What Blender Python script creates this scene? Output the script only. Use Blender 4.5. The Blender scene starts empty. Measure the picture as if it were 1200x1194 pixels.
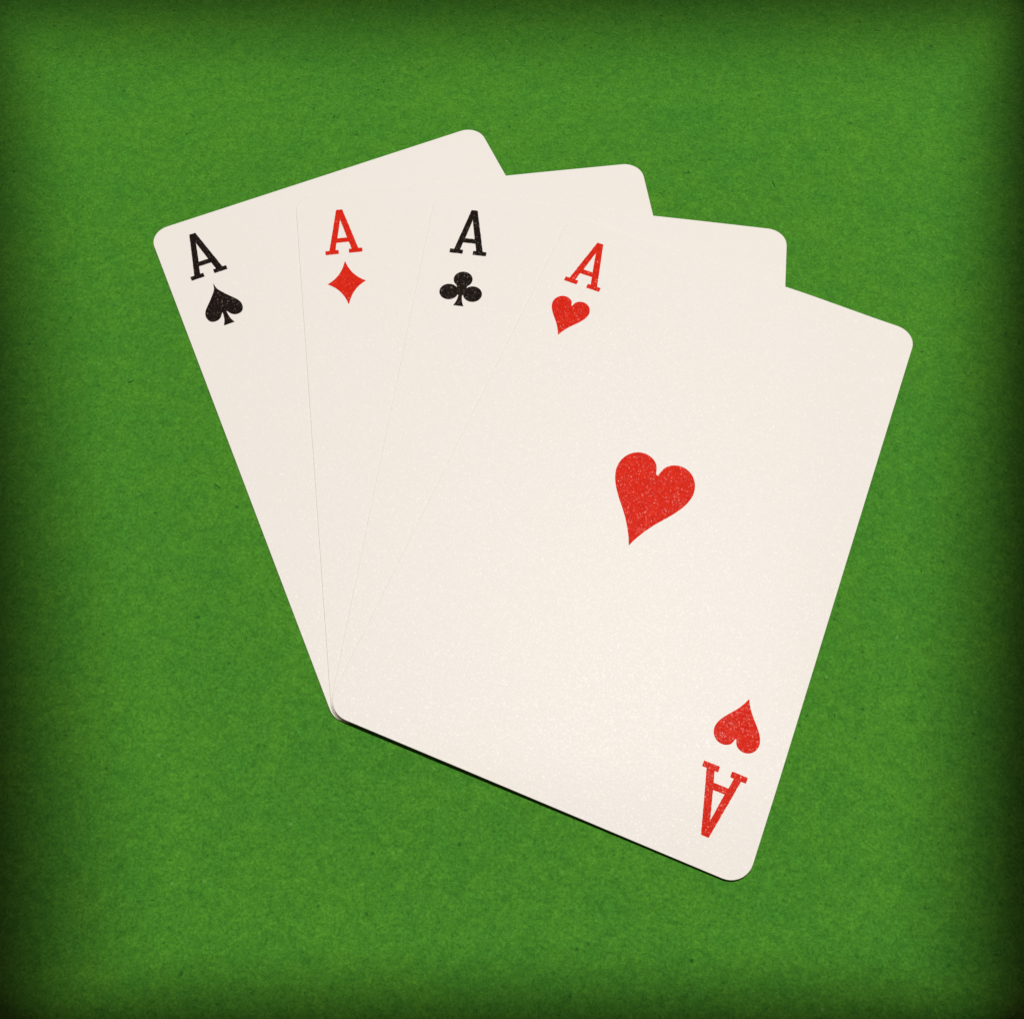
import bpy, bmesh, math, random
from mathutils import Matrix, Vector
from mathutils.geometry import delaunay_2d_cdt

MM = 0.001
sc = bpy.context.scene
col = sc.collection

# ------------------------------------------------------------------ camera
cam_d = bpy.data.cameras.new('camera')
cam_d.sensor_fit = 'HORIZONTAL'
cam_d.sensor_width = 36.0
cam_d.lens = 36.0 * 1330.6258 / 1200.0
cam_d.clip_start = 0.005
cam_d.clip_end = 50.0
cam = bpy.data.objects.new('camera', cam_d)
col.objects.link(cam)
pitch, roll = 0.4490213, 0.0150717
fw = Vector((0, math.sin(pitch), -math.cos(pitch)))
up0 = Vector((0, math.cos(pitch), math.sin(pitch)))
rt0 = Vector((1, 0, 0))
rt = rt0 * math.cos(roll) + up0 * math.sin(roll)
up = -rt0 * math.sin(roll) + up0 * math.cos(roll)
m = Matrix((rt, up, -fw)).transposed().to_4x4()
m.translation = Vector((0, 0, 144.7747 * MM))
cam.matrix_world = m
sc.camera = cam

# ------------------------------------------------------------------ world: dim even room light
world = bpy.data.worlds.new('World')
sc.world = world
world.use_nodes = True
bg = world.node_tree.nodes['Background']
bg.inputs['Color'].default_value = (1.0, 0.50, 0.80, 1)
bg.inputs['Strength'].default_value = 0.12

# ------------------------------------------------------------------ lamp: lamp above and beyond the cards, with an added vignette mask
LAMP = (0.17, 0.46, 1.50)
lamp_d = bpy.data.lights.new('table_lamp', 'POINT')
lamp_d.energy = 99.5
lamp_d.shadow_soft_size = 0.035
lamp_d.color = (1.0, 0.995, 0.895)
lamp = bpy.data.objects.new('table_lamp', lamp_d)
lamp.location = LAMP
col.objects.link(lamp)
# made-up mask in the lamp: vignette put into its light (metres on the table)
lamp_d.use_nodes = True
nt = lamp_d.node_tree
em = nt.nodes['Emission']
geo = nt.nodes.new('ShaderNodeNewGeometry')


def mth(tree, op, a, b=None, c=None):
    n = tree.nodes.new('ShaderNodeMath')
    n.operation = op
    for i, v in enumerate((a, b, c)):
        if v is None:
            continue
        if isinstance(v, (int, float)):
            n.inputs[i].default_value = v
        else:
            tree.links.new(v, n.inputs[i])
    return n.outputs[0]


sp = nt.nodes.new('ShaderNodeSeparateXYZ'); nt.links.new(geo.outputs['Position'], sp.inputs[0])
si = nt.nodes.new('ShaderNodeSeparateXYZ'); nt.links.new(geo.outputs['Incoming'], si.inputs[0])
k = mth(nt, 'DIVIDE', sp.outputs[2], mth(nt, 'ABSOLUTE', si.outputs[2]))
hx = mth(nt, 'ADD', sp.outputs[0], mth(nt, 'MULTIPLY', si.outputs[0], k))
hy = mth(nt, 'ADD', sp.outputs[1], mth(nt, 'MULTIPLY', si.outputs[1], k))
VIGNETTE_EDGES = [  # point a, point b of the added mask's dark line, width of the soft edge inward (mm)
    ((-105.0, 169.7), (-62.0, 3.1), 27.4),
    ((63.4, 4.8), (97.3, 174.0), 22.9),
    ((-80.7, 184.7), (78.1, 188.2), 43.3),
    ((-47.9, -1.0), (50.0, 0.3), 15.2),
]
mask = None
for a, b, wd in VIGNETTE_EDGES:
    dx, dy = b[0] - a[0], b[1] - a[1]
    ln = math.hypot(dx, dy)
    nx, ny = -dy / ln, dx / ln                    # normal
    cxm, cym = 0.0 - a[0], 75.0 - a[1]
    if nx * cxm + ny * cym < 0:
        nx, ny = -nx, -ny
    d0 = -(nx * a[0] + ny * a[1]) * MM
    dist = mth(nt, 'ADD', mth(nt, 'MULTIPLY_ADD', hx, nx, d0), mth(nt, 'MULTIPLY', hy, ny))
    mr = nt.nodes.new('ShaderNodeMapRange')
    mr.interpolation_type = 'SMOOTHSTEP'
    nt.links.new(dist, mr.inputs['Value'])
    mr.inputs['From Min'].default_value = 0.0
    mr.inputs['From Max'].default_value = wd * 0.93 * MM
    shade = mth(nt, 'POWER', mth(nt, 'SUBTRACT', 1.0, mr.outputs[0]), 4.0)
    mask = shade if mask is None else mth(nt, 'ADD', mask, shade)
mask = mth(nt, 'SUBTRACT', 1.0, mth(nt, 'MINIMUM', mth(nt, 'POWER', mask, 0.25), 1.0))
nt.links.new(mask, em.inputs['Strength'])

sc.view_settings.view_transform = 'Standard'
sc.view_settings.look = 'None'
sc.view_settings.exposure = 0.0
sc.view_settings.gamma = 1.0
sc.cycles.use_denoising = False
sc.cycles.max_bounces = 6

# ------------------------------------------------------------------ materials


def new_mat(name):
    mt = bpy.data.materials.new(name)
    mt.use_nodes = True
    t = mt.node_tree
    return mt, t, t.nodes['Principled BSDF']


def noise(t, vec, scale, detail=2.0, rough=0.5, dist=0.0):
    n = t.nodes.new('ShaderNodeTexNoise')
    n.inputs['Scale'].default_value = scale
    n.inputs['Detail'].default_value = detail
    n.inputs['Roughness'].default_value = rough
    n.inputs['Distortion'].default_value = dist
    t.links.new(vec, n.inputs['Vector'])
    return n.outputs['Fac']


def voro(t, vec, scale, out='Distance', rnd=1.0):
    n = t.nodes.new('ShaderNodeTexVoronoi')
    n.inputs['Scale'].default_value = scale
    n.inputs['Randomness'].default_value = rnd
    t.links.new(vec, n.inputs['Vector'])
    return n.outputs[out]


def rng(t, v, a, b, c=0.0, d=1.0, smooth=False):
    n = t.nodes.new('ShaderNodeMapRange')
    if smooth:
        n.interpolation_type = 'SMOOTHSTEP'
    t.links.new(v, n.inputs['Value'])
    for nm, x in (('From Min', a), ('From Max', b), ('To Min', c), ('To Max', d)):
        n.inputs[nm].default_value = x
    return n.outputs[0]


def mix(t, fac, a, b, mode='MIX'):
    n = t.nodes.new('ShaderNodeMix')
    n.data_type = 'RGBA'
    n.blend_type = mode
    for s, v in ((0, fac), (6, a), (7, b)):
        if isinstance(v, tuple):
            n.inputs[s].default_value = (*v, 1)
        elif isinstance(v, (int, float)):
            n.inputs[s].default_value = v
        else:
            t.links.new(v, n.inputs[s])
    return n.outputs[2]


def coords(t, scale=1000.0, offset=(0, 0, 0), stretch=(1, 1, 1), rot=0.0):
    tc = t.nodes.new('ShaderNodeTexCoord')
    mp = t.nodes.new('ShaderNodeMapping')
    mp.inputs['Scale'].default_value = tuple(scale * s for s in stretch)
    mp.inputs['Location'].default_value = offset
    mp.inputs['Rotation'].default_value = (0, 0, rot)
    t.links.new(tc.outputs['Object'], mp.inputs['Vector'])
    return mp.outputs[0]


def bump(t, h, strength, dist, normal=None):
    b = t.nodes.new('ShaderNodeBump')
    b.inputs['Strength'].default_value = strength
    b.inputs['Distance'].default_value = dist
    t.links.new(h, b.inputs['Height'])
    if normal is not None:
        t.links.new(normal, b.inputs['Normal'])
    return b.outputs[0]


def felt_material():
    mt, t, p = new_mat('green_felt')
    v = coords(t)                                        # millimetres
    vx = coords(t, stretch=(0.92, 1.0, 1.0), rot=0.6)   # very slightly combed
    big = noise(t, v, 0.045, 3, 0.55)
    patch = noise(t, v, 0.21, 3, 0.6, 0.4)
    clump = noise(t, vx, 0.85, 3, 0.62, 0.7)
    fine = noise(t, v, 2.6, 4, 0.75, 0.8)
    fib = noise(t, vx, 5.2, 3, 0.7, 1.5)
    c = mix(t, rng(t, big, 0.35, 0.65), (0.048, 0.217, 0.0155), (0.056, 0.232, 0.0150))
    c = mix(t, rng(t, patch, 0.30, 0.70), mix(t, 1.0, c, (0.87, 0.955, 1.02), 'MULTIPLY'),
            mix(t, 1.0, c, (1.13, 1.055, 1.02), 'MULTIPLY'))
    c = mix(t, rng(t, clump, 0.30, 0.70), mix(t, 1.0, c, (0.78, 0.85, 0.86), 'MULTIPLY'),
            mix(t, 1.0, c, (1.24, 1.16, 1.20), 'MULTIPLY'))
    c = mix(t, rng(t, fine, 0.26, 0.74), mix(t, 1.0, c, (0.46, 0.56, 0.52), 'MULTIPLY'),
            mix(t, 1.0, c, (1.58, 1.42, 1.6), 'MULTIPLY'))
    c = mix(t, rng(t, fib, 0.55, 0.8, 0, 0.6), c, mix(t, 1.0, c, (1.6, 1.4, 1.7), 'MULTIPLY'))
    # dark and pale flecks of stray dyed fibre
    vr = coords(t, offset=(31.7, 12.9, 3))
    dk = rng(t, voro(t, vr, 0.34), 0.03, 0.13, 1, 0, True)
    dk = mth(t, 'MULTIPLY', dk, rng(t, noise(t, vr, 0.6, 1), 0.47, 0.60))
    c = mix(t, mth(t, 'MULTIPLY', dk, 0.75), c, (0.012, 0.075, 0.010))
    vl = coords(t, offset=(5.1, 77.3, 9))
    lt = rng(t, voro(t, vl, 0.24), 0.02, 0.085, 1, 0, True)
    lt = mth(t, 'MULTIPLY', lt, rng(t, noise(t, vl, 0.5, 1), 0.46, 0.60))
    c = mix(t, mth(t, 'MULTIPLY', lt, 0.40), c, (0.20, 0.42, 0.11))
    t.links.new(c, p.inputs['Base Color'])
    p.inputs['Roughness'].default_value = 0.55
    p.inputs['Specular IOR Level'].default_value = 0.07
    h = mth(t, 'ADD', mth(t, 'MULTIPLY', fine, 0.9), mth(t, 'MULTIPLY', fib, 0.6))
    h = mth(t, 'ADD', h, mth(t, 'MULTIPLY', clump, 1.4))
    t.links.new(bump(t, h, 0.6, 0.00016), p.inputs['Normal'])
    return mt


def varnish(t, p, seed, scale, spread, weight, rough):
    """Pebbled varnish over the card: a clear coat of tiny flat facets, each tilted its own way, that glint"""
    v = coords(t, offset=(seed, seed * 1.7, 0))
    vd = t.nodes.new('ShaderNodeVectorMath'); vd.operation = 'ADD'
    nz = t.nodes.new('ShaderNodeTexNoise'); nz.inputs['Scale'].default_value = scale * 0.8
    t.links.new(v, nz.inputs['Vector'])
    sc_ = t.nodes.new('ShaderNodeVectorMath'); sc_.operation = 'SCALE'
    t.links.new(nz.outputs['Color'], sc_.inputs[0]); sc_.inputs['Scale'].default_value = 0.35
    t.links.new(v, vd.inputs[0]); t.links.new(sc_.outputs[0], vd.inputs[1])
    col_ = voro(t, vd.outputs[0], scale, 'Color')
    s = t.nodes.new('ShaderNodeSeparateXYZ'); t.links.new(col_, s.inputs[0])
    comp = []
    for k in (0, 1):
        c = mth(t, 'MULTIPLY_ADD', s.outputs[k], 2.0, -1.0)
        comp.append(mth(t, 'MULTIPLY', mth(t, 'MULTIPLY', c, mth(t, 'SQRT', mth(t, 'ABSOLUTE', c))), spread))
    cb = t.nodes.new('ShaderNodeCombineXYZ')
    t.links.new(comp[0], cb.inputs[0]); t.links.new(comp[1], cb.inputs[1])
    g = t.nodes.new('ShaderNodeNewGeometry')
    ad = t.nodes.new('ShaderNodeVectorMath'); ad.operation = 'ADD'
    t.links.new(g.outputs['Normal'], ad.inputs[0]); t.links.new(cb.outputs[0], ad.inputs[1])
    nm = t.nodes.new('ShaderNodeVectorMath'); nm.operation = 'NORMALIZE'
    t.links.new(ad.outputs[0], nm.inputs[0])
    p.inputs['Coat Weight'].default_value = weight
    p.inputs['Coat Roughness'].default_value = rough
    t.links.new(nm.outputs[0], p.inputs['Coat Normal'])
    return v


def stock_material(seed):
    mt, t, p = new_mat('card_stock_%d' % seed)
    v = varnish(t, p, seed * 13.3, 7.0, 0.20, 0.070, 0.27)
    soft = noise(t, v, 0.05, 3, 0.55)
    c = mix(t, rng(t, soft, 0.35, 0.65), (0.770, 0.752, 0.724), (0.774, 0.758, 0.735))
    # paper fibre tint
    c = mix(t, rng(t, noise(t, v, 1.3, 3, 0.6), 0.4, 0.7, 0, 0.30), c, (0.748, 0.729, 0.690))
    # a few specks and scuffs
    vd = coords(t, offset=(seed * 7.7, seed * 3.1, 1))
    dk = rng(t, voro(t, vd, 0.085), 0.008, 0.022, 1, 0, True)
    c = mix(t, mth(t, 'MULTIPLY', dk, 0.45), c, (0.36, 0.31, 0.24))
    t.links.new(c, p.inputs['Base Color'])
    p.inputs['Roughness'].default_value = 0.46
    p.inputs['Specular IOR Level'].default_value = 0.165
    h = noise(t, v, 2.6, 3, 0.65)
    t.links.new(bump(t, h, 0.35, 0.00006), p.inputs['Normal'])
    return mt


def edge_material():
    mt, t, p = new_mat('card_edge')
    v = coords(t)
    c = mix(t, rng(t, noise(t, v, 1.4, 3, 0.65), 0.35, 0.65), (0.36, 0.31, 0.21), (0.60, 0.54, 0.41))
    t.links.new(c, p.inputs['Base Color'])
    p.inputs['Roughness'].default_value = 0.85
    p.inputs['Specular IOR Level'].default_value = 0.1
    return mt


def ink_material(name, rgb, rgb2, show, seed):
    mt, t, p = new_mat(name)
    v = varnish(t, p, seed, 7.4, 0.22, 0.060, 0.21)
    tone = noise(t, v, 1.6, 3, 0.6)
    c = mix(t, rng(t, tone, 0.35, 0.68), rgb, rgb2)
    # pale specks: paper grain that the ink did not fill, and painted varnish glints
    vn = coords(t, offset=(seed * 2.1, seed, 5), stretch=(1.0, 0.62, 1.0), rot=0.5)
    pin = rng(t, voro(t, vn, 2.4), 0.08, 0.24, 1, 0, True)
    pin = mth(t, 'MULTIPLY', pin, rng(t, noise(t, v, 1.1, 2), 0.46, 0.60))
    pin2 = rng(t, noise(t, vn, 3.6, 2, 0.6), 0.58, 0.76)
    w = mth(t, 'MINIMUM', mth(t, 'ADD', mth(t, 'MULTIPLY', pin, 0.8), mth(t, 'MULTIPLY', pin2, 0.5)), 1.0)
    c = mix(t, mth(t, 'MULTIPLY', w, show), c, (0.78, 0.66, 0.52))
    t.links.new(c, p.inputs['Base Color'])
    p.inputs['Roughness'].default_value = 0.6
    p.inputs['Specular IOR Level'].default_value = 0.03
    h = noise(t, v, 2.6, 3, 0.65)
    t.links.new(bump(t, h, 0.35, 0.00006), p.inputs['Normal'])
    return mt


# ------------------------------------------------------------------ helpers


def mesh_obj(name, bm, mat, parent=None, smooth=False):
    me = bpy.data.meshes.new(name)
    bm.to_mesh(me)
    bm.free()
    me.materials.append(mat)
    if smooth:
        for f in me.polygons:
            f.use_smooth = True
    o = bpy.data.objects.new(name, me)
    col.objects.link(o)
    o.parent = parent
    return o


# ------------------------------------------------------------------ the table
bm = bmesh.new()
N = 40
x0, x1, y0, y1 = -600, 600, -400, 800
vs = [[bm.verts.new(((x0 + (x1 - x0) * i / N) * MM, (y0 + (y1 - y0) * j / N) * MM, 0)) for i in range(N + 1)] for j in range(N + 1)]
for j in range(N):
    for i in range(N):
        bm.faces.new((vs[j][i], vs[j][i + 1], vs[j + 1][i + 1], vs[j + 1][i]))
felt = mesh_obj('table_felt', bm, felt_material())
felt['kind'] = 'structure'
felt['label'] = 'green felt table surface under the four cards'

# ------------------------------------------------------------------ cards
W, H, T, R = 57.0, 88.0, 0.24, 3.0
POSE = [(-14.44, 89.56, 0.42841), (-1.19, 85.95, 0.15017), (9.98, 79.38, -0.11671), (18.866, 70.308, -0.37796)]


def to_table(i, u, v):
    x, y, a = POSE[i]
    c, s = math.cos(a), math.sin(a)
    return x + c * u - s * v, y + s * u + c * v


def to_card(i, X, Y):
    x, y, a = POSE[i]
    c, s = math.cos(a), math.sin(a)
    dx, dy = X - x, Y - y
    return c * dx + s * dy, -s * dx + c * dy


def outside(i, X, Y):
    """distance of a table point outside card i (0 inside)"""
    u, v = to_card(i, X, Y)
    dx, dy = max(abs(u) - W / 2, 0), max(abs(v) - H / 2, 0)
    return math.hypot(dx, dy)


def height(i, u, v):
    """lower surface of card i at (u, v): rests on the cards below, sags where nothing carries it"""
    z = i * T
    if i:
        X, Y = to_table(i, u, v)
        d = outside(i - 1, X, Y)
        m_ = 0.95 * i * T
        z -= m_ * (1 - math.exp(-(0.0045 if i == 3 else 0.0005) * d * d / m_))
    return z


EDGE = edge_material()


def card_mesh(i, mat, parent):
    bm = bmesh.new()
    rows = []
    na = 9
    for q in range(na + 1):
        a = math.pi / 2 * q / na
        rows.append((-H / 2 + R - R * math.cos(a), W / 2 - R + R * math.sin(a)))
    nm = 54
    for q in range(1, nm):
        rows.append((-H / 2 + R + (H - 2 * R) * q / nm, W / 2))
    for q in range(na + 1):
        a = math.pi / 2 * q / na
        rows.append((H / 2 - R + R * math.sin(a), W / 2 - R + R * math.cos(a)))
    nc = 40
    E = 0.022

    def layer(z, inset):
        L = []
        for v, hw in rows:
            r = []
            for q in range(nc + 1):
                u = -hw + 2 * hw * q / nc
                uu, vv = u, v
                if inset:
                    uu = u * (1 - inset / (W / 2))
                    vv = v * (1 - inset / (H / 2))
                r.append(bm.verts.new((uu * MM, vv * MM, (z + height(i, u, v)) * MM)))
            L.append(r)
        return L

    def ring(z):
        P = []
        for q in range(nc + 1):
            P.append((0, q))
        for j in range(1, len(rows)):
            P.append((j, nc))
        for q in range(nc - 1, -1, -1):
            P.append((len(rows) - 1, q))
        for j in range(len(rows) - 2, 0, -1):
            P.append((j, 0))
        return P

    def loop_at(z):
        out = []
        for j, q in idx:
            v, hw = rows[j]
            u = -hw + 2 * hw * q / nc
            out.append(bm.verts.new((u * MM, v * MM, (z + height(i, u, v)) * MM)))
        return out

    top = layer(T, E)
    bot = layer(0.004, E)
    idx = ring(0)
    for j in range(len(rows) - 1):
        for q in range(nc):
            bm.faces.new((top[j][q], top[j][q + 1], top[j + 1][q + 1], top[j + 1][q]))
            bm.faces.new((bot[j][q], bot[j + 1][q], bot[j + 1][q + 1], bot[j][q + 1]))
    loops = [[bot[j][q] for j, q in idx], loop_at(E), loop_at(T - E), [top[j][q] for j, q in idx]]
    n = len(idx)
    for a, b in zip(loops, loops[1:]):
        for q in range(n):
            bm.faces.new((a[q], a[(q + 1) % n], b[(q + 1) % n], b[q])).material_index = 1
    o = mesh_obj('card_stock', bm, mat, parent)
    o.data.materials.append(EDGE)
    return o


# ---- printed outlines, in mm about their own centre
def spline(pts, n=6):
    """Catmull-Rom through an open run of points"""
    out = []
    for a in range(len(pts) - 1):
        p0 = pts[max(a - 1, 0)]; p1 = pts[a]; p2 = pts[a + 1]; p3 = pts[min(a + 2, len(pts) - 1)]
        for s in range(n):
            x = s / n
            out.append(tuple(0.5 * (2 * p1[d] + (p2[d] - p0[d]) * x + (2 * p0[d] - 5 * p1[d] + 4 * p2[d] - p3[d]) * x * x
                                    + (3 * p1[d] - p0[d] - 3 * p2[d] + p3[d]) * x ** 3) for d in (0, 1)))
    out.append(tuple(pts[-1]))
    return out


def mirror(half):
    """closed outline from a right half that runs from the top centre to the bottom centre"""
    left = [(-x, y) for x, y in reversed(half) if abs(x) > 1e-6]
    return list(half) + left


def heart(sx, sy):
    h = [(0, 5.0), (.20, 5.22), (.34, 5.72), (.62, 6.50), (1.15, 7.13), (1.95, 7.57), (2.85, 7.71), (3.80, 7.50), (4.65, 6.94),
         (5.28, 6.10), (5.62, 5.20), (5.74, 4.25), (5.65, 3.40), (5.36, 2.38), (4.80, 1.20), (3.87, -.25), (2.82, -1.65),
         (1.88, -2.97), (1.10, -4.30), (.46, -5.57), (0, -6.75)]
    h = spline(h, 4)
    return [(x * sx, y * sy) for x, y in mirror(h)]


def spade():
    y0 = -17.8
    h = spline([(0, -13.74), (.20, -14.82), (.78, -15.80), (1.60, -16.90), (2.10, -17.52), (2.54, -18.12), (2.82, -18.80), (2.88, -19.45),
                (2.70, -20.12), (2.40, -20.48), (1.95, -20.66), (1.36, -20.60), (.84, -20.23), (.50, -19.68), (.32, -19.42)], 4)
    h += spline([(.29, -19.55), (.31, -20.05), (.47, -21.03), (.83, -21.90)], 4)
    h.append((0, -21.90))
    return [(x, y - y0) for x, y in mirror(h)]


def diamond():
    a, b, cx, cy = 2.98, 4.17, .75, 1.155
    q = []
    for s in range(13):
        x = s / 12
        q.append((2 * x * (1 - x) * cx + x * x * a, (1 - x) ** 2 * b + 2 * x * (1 - x) * cy))
    h = q + [(x, -y) for x, y in reversed(q[:-1])]
    return mirror(h)


def club():
    def arc(cx, cy, r, a0, a1, n=26):
        return [(cx + r * math.cos(math.radians(a0 + (a1 - a0) * k / n)), cy + r * math.sin(math.radians(a0 + (a1 - a0) * k / n))) for k in range(n + 1)]
    y0 = -18.4
    h = [(0, -15.15)] + arc(0, -16.6, 1.45, 90, -54)[1:]
    h += arc(1.85, -19.19, 1.45, 141, -168)
    h += spline([(.26, -19.75), (.36, -20.5), (.55, -21.15), (.78, -21.64)], 4) + [(0, -21.64)]
    return [(x, y - y0) for x, y in mirror(h)]


A_OUT = [(-.62, 8.82), (.33, 8.82), (2.30, .74), (2.90, .74), (2.90, 0), (.82, 0), (.82, .74), (1.29, .74), (.95, 2.22), (-1.06, 2.22),
         (-1.32, .74), (-.83, .74), (-.83, 0), (-2.87, 0), (-2.87, .74), (-2.23, .74)]
A_IN = [(-.15, 6.92), (.73, 3.06), (-.85, 3.06)]


def soften(poly, r=0.055):
    """tiny rounded corners, as printed type has"""
    out = []
    n = len(poly)
    for a in range(n):
        p, c, q = (Vector(poly[a - 1]), Vector(poly[a]), Vector(poly[(a + 1) % n]))
        d0, d1 = (p - c), (q - c)
        r0, r1 = min(r, d0.length * .4), min(r, d1.length * .4)
        s, e = c + d0.normalized() * r0, c + d1.normalized() * r1
        for k in range(4):
            x = k / 3
            out.append(tuple((1 - x) ** 2 * s + 2 * x * (1 - x) * c + x * x * e))
    return out


def rough_edge(poly, rnd, amp=0.022, step=0.16):
    """resample and jitter: ink edges on uncoated grain are never quite clean"""
    out = []
    n = len(poly)
    for a in range(n):
        p, q = Vector(poly[a]), Vector(poly[(a + 1) % n])
        L = (q - p).length
        k = max(1, int(L / step))
        for s in range(k):
            w = p + (q - p) * (s / k)
            j = amp if L > 0.12 and 0 < s else 0.0
            out.append((w.x + rnd.uniform(-j, j), w.y + rnd.uniform(-j, j)))
    return out


def swell(poly, d):
    """ink spread: move an outline outward by d (negative: a hole closes up)"""
    n = len(poly)
    area = sum(poly[a][0] * poly[(a + 1) % n][1] - poly[(a + 1) % n][0] * poly[a][1] for a in range(n))
    sg = 1 if area > 0 else -1
    out = []
    for a in range(n):
        p, q = Vector(poly[a - 1]), Vector(poly[(a + 1) % n])
        t = q - p
        if t.length < 1e-6:
            out.append(poly[a]); continue
        t.normalize()
        out.append((poly[a][0] + sg * t.y * d, poly[a][1] - sg * t.x * d))
    return out


def print_part(name, loops, i, cu, cv, mat, parent, flip=False, label=None):
    """a printed shape of ink lying on card i; loops[0] is the outline, further loops are holes"""
    rnd = random.Random(name + str(i) + str(flip))
    bm = bmesh.new()
    polys = []
    for li, lp in enumerate(loops):
        pp = []
        for x, y in rough_edge(swell(lp, -0.03 if li else 0.03), rnd):
            u, v = cu + x, cv + y
            pp.append(Vector((-u, -v, 0)) if flip else Vector((u, v, 0)))
        polys.append(pp)
    pts, eds = [], []
    for pp in polys:
        b0 = len(pts)
        pts += [Vector((q.x, q.y)) for q in pp]
        eds += [(b0 + k, b0 + (k + 1) % len(pp)) for k in range(len(pp))]

    def inside(x, y):
        c = False
        for e0, e1 in eds0:
            (xa, ya), (xb, yb) = pts0[e0], pts0[e1]
            if (ya > y) != (yb > y) and x < (xb - xa) * (y - ya) / (yb - ya) + xa:
                c = not c
        return c

    pts0, eds0 = [tuple(q) for q in pts], list(eds)
    lx, hx_ = min(q[0] for q in pts0), max(q[0] for q in pts0)
    ly, hy_ = min(q[1] for q in pts0), max(q[1] for q in pts0)
    gx = lx + 0.37
    while gx < hx_:                               # inner points, so that the ink follows the card's bend
        gy = ly + 0.41
        while gy < hy_:
            if inside(gx, gy):
                pts.append(Vector((gx + rnd.uniform(-.05, .05), gy + rnd.uniform(-.05, .05))))
            gy += 0.9
        gx += 0.9
    vo, eo, fo, *_ = delaunay_2d_cdt(pts, eds, [], 0, 1e-6)
    flat = [bm.verts.new((q.x, q.y, 0)) for q in vo]
    for tri in fo:
        cx = sum(vo[k].x for k in tri) / len(tri)
        cy = sum(vo[k].y for k in tri) / len(tri)
        if inside(cx, cy):
            bm.faces.new([flat[k] for k in tri])
    bmesh.ops.delete(bm, geom=[v for v in bm.verts if not v.link_faces], context='VERTS')
    bmesh.ops.recalc_face_normals(bm, faces=bm.faces[:])
    for f in bm.faces:
        if f.normal.z < 0:
            f.normal_flip()
    for v in bm.verts:
        u, w = v.co.x, v.co.y
        v.co = Vector((u * MM, w * MM, (height(i, u, w) + T + 0.010) * MM))
    o = mesh_obj(name, bm, mat, parent)
    if label:
        o['label'] = label
    return o


RED = ((0.58, 0.013, 0.0040), (0.67, 0.022, 0.0075))
BLACK = ((0.0060, 0.0035, 0.0025), (0.012, 0.007, 0.005))
red_ink = ink_material('red_ink', *RED, 0.09, 4.0)
red_ink2 = ink_material('red_ink_glints', *RED, 0.20, 21.0)  # same red, with more pale specks painted in for glints on the lower index
black_ink = ink_material('black_ink', *BLACK, 0.24, 9.0)

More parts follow.
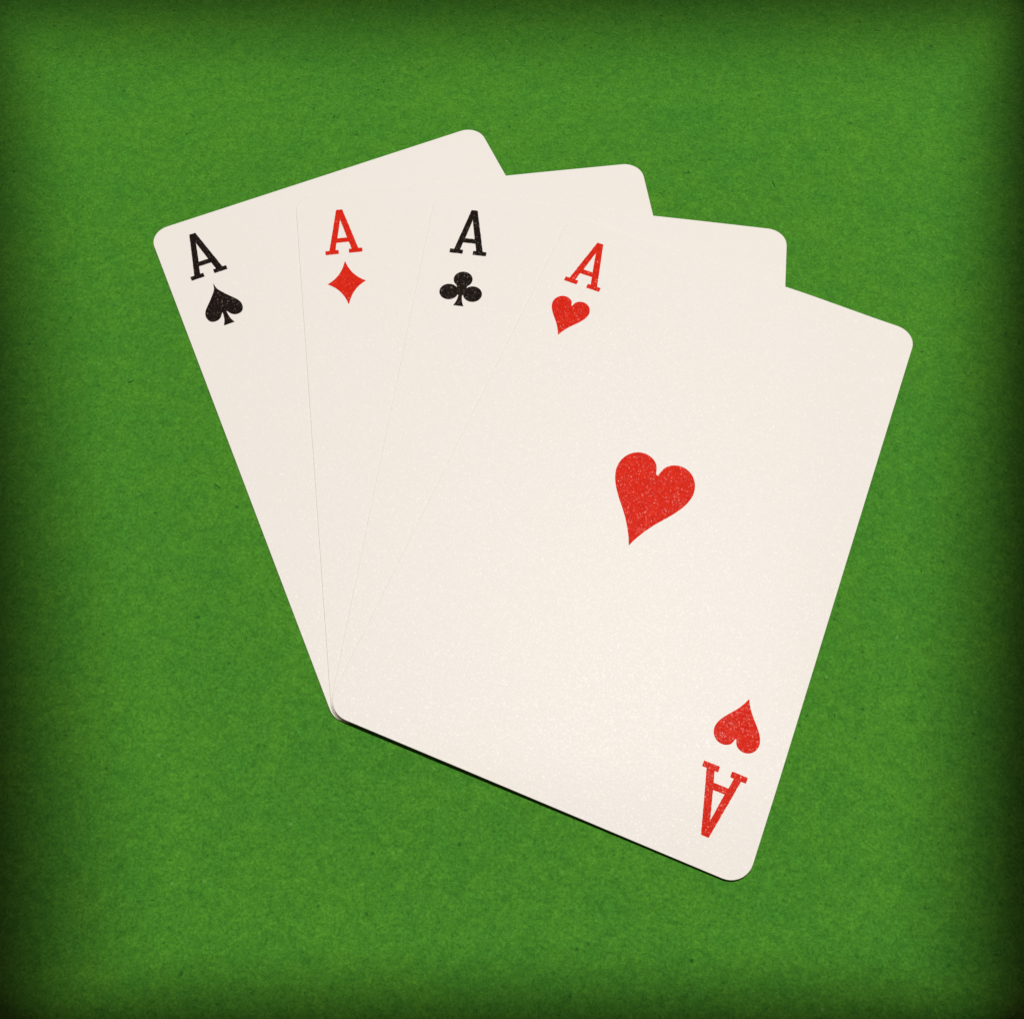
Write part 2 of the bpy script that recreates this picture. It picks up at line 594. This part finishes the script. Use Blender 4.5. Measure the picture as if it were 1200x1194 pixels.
SPECS = [
    ('spades', black_ink, (6.40, -11.86), (6.42, -17.80), spade(),
     'ace of spades with black index, undermost and leftmost card of the fan'),
    ('diamonds', red_ink, (7.02, -12.39), (7.05, -18.10), diamond(),
     'ace of diamonds with small red diamond, second card from the left'),
    ('clubs', black_ink, (6.98, -11.68), (7.02, -18.40), club(),
     'ace of clubs with black club, third card of the fan'),
    ('hearts', red_ink, (6.58, -12.14), (6.56, -18.70), heart(.516, .487),
     'ace of hearts with large red heart, uncovered top card of the fan'),
]
for i, (suit, ink, apos, ppos, pip, lab) in enumerate(SPECS):
    x, y, a = POSE[i]
    root = bpy.data.objects.new('playing_card', None)
    root.empty_display_size = 0.01
    root.location = (x * MM, y * MM, 0)
    root.rotation_euler = (0, 0, a)
    root['label'] = lab
    root['category'] = 'playing card'
    root['group'] = 'four aces fanned out on green felt'
    col.objects.link(root)
    card_mesh(i, stock_material(i + 1), root)
    L, Tp = -W / 2, H / 2
    print_part('rank_letter', [soften(A_OUT), soften(A_IN, .03)], i, L + apos[0], Tp + apos[1], ink, root)
    print_part('suit_pip', [pip], i, L + ppos[0], Tp + ppos[1], ink, root)
    if suit == 'hearts':
        print_part('suit_pip', [heart(1, 1)], i, -0.11, 0.0, red_ink, root, label='large red heart in the middle of the card')
        print_part('rank_letter', [soften(A_OUT), soften(A_IN, .03)], i, L + 6.68, Tp - 12.76, red_ink2, root, flip=True)
        print_part('suit_pip', [heart(.522, .480)], i, L + 6.68, Tp - 19.38, red_ink2, root, flip=True)

# ------------------------------------------------------------------ loose lint lying on the felt
rnd = random.Random(11)


def lint_mat(name, rgb):
    mt, t, p = new_mat(name)
    v = coords(t)
    t.links.new(mix(t, noise(t, v, 2.0, 2), rgb, tuple(c * 0.75 for c in rgb)), p.inputs['Base Color'])
    p.inputs['Roughness'].default_value = 0.9
    p.inputs['Specular IOR Level'].default_value = 0.1
    return mt


bm = bmesh.new()
for n in range(900):
    x, y = rnd.uniform(-125, 125), rnd.uniform(-15, 225)
    ang = rnd.uniform(0, 2 * math.pi)
    ln = rnd.uniform(0.22, 0.8) if rnd.random() < 0.9 else rnd.uniform(0.8, 1.5)
    r = rnd.uniform(0.02, 0.05)
    bend = rnd.uniform(-1.6, 1.6)
    dark = rnd.random() < 0.22
    prev = None
    px, py = x, y
    for s in range(6):
        a = ang + bend * (s / 5 - 0.5)
        if s:
            px += math.cos(a) * ln / 5
            py += math.sin(a) * ln / 5
        z = r + 0.05 * math.sin(math.pi * s / 5)
        rr = r * (0.35 if s in (0, 5) else 1.0)
        nx, ny = -math.sin(a), math.cos(a)
        q = [bm.verts.new(((px + nx * rr * cu) * MM, (py + ny * rr * cu) * MM, (z + rr * cw) * MM)) for cu, cw in ((-1, 0), (0, 1), (1, 0), (0, -1))]
        if prev:
            for k in range(4):
                f = bm.faces.new((prev[k], prev[(k + 1) % 4], q[(k + 1) % 4], q[k]))
                f.material_index = 1 if dark else 0
        prev = q
lint = mesh_obj('lint_fibres', bm, lint_mat('pale_lint', (0.13, 0.34, 0.065)))
lint.data.materials.append(lint_mat('dark_lint', (0.028, 0.14, 0.014)))
lint['kind'] = 'stuff'
lint['label'] = 'tiny loose pale and dark green fibres scattered over the felt'
lint['category'] = 'lint'
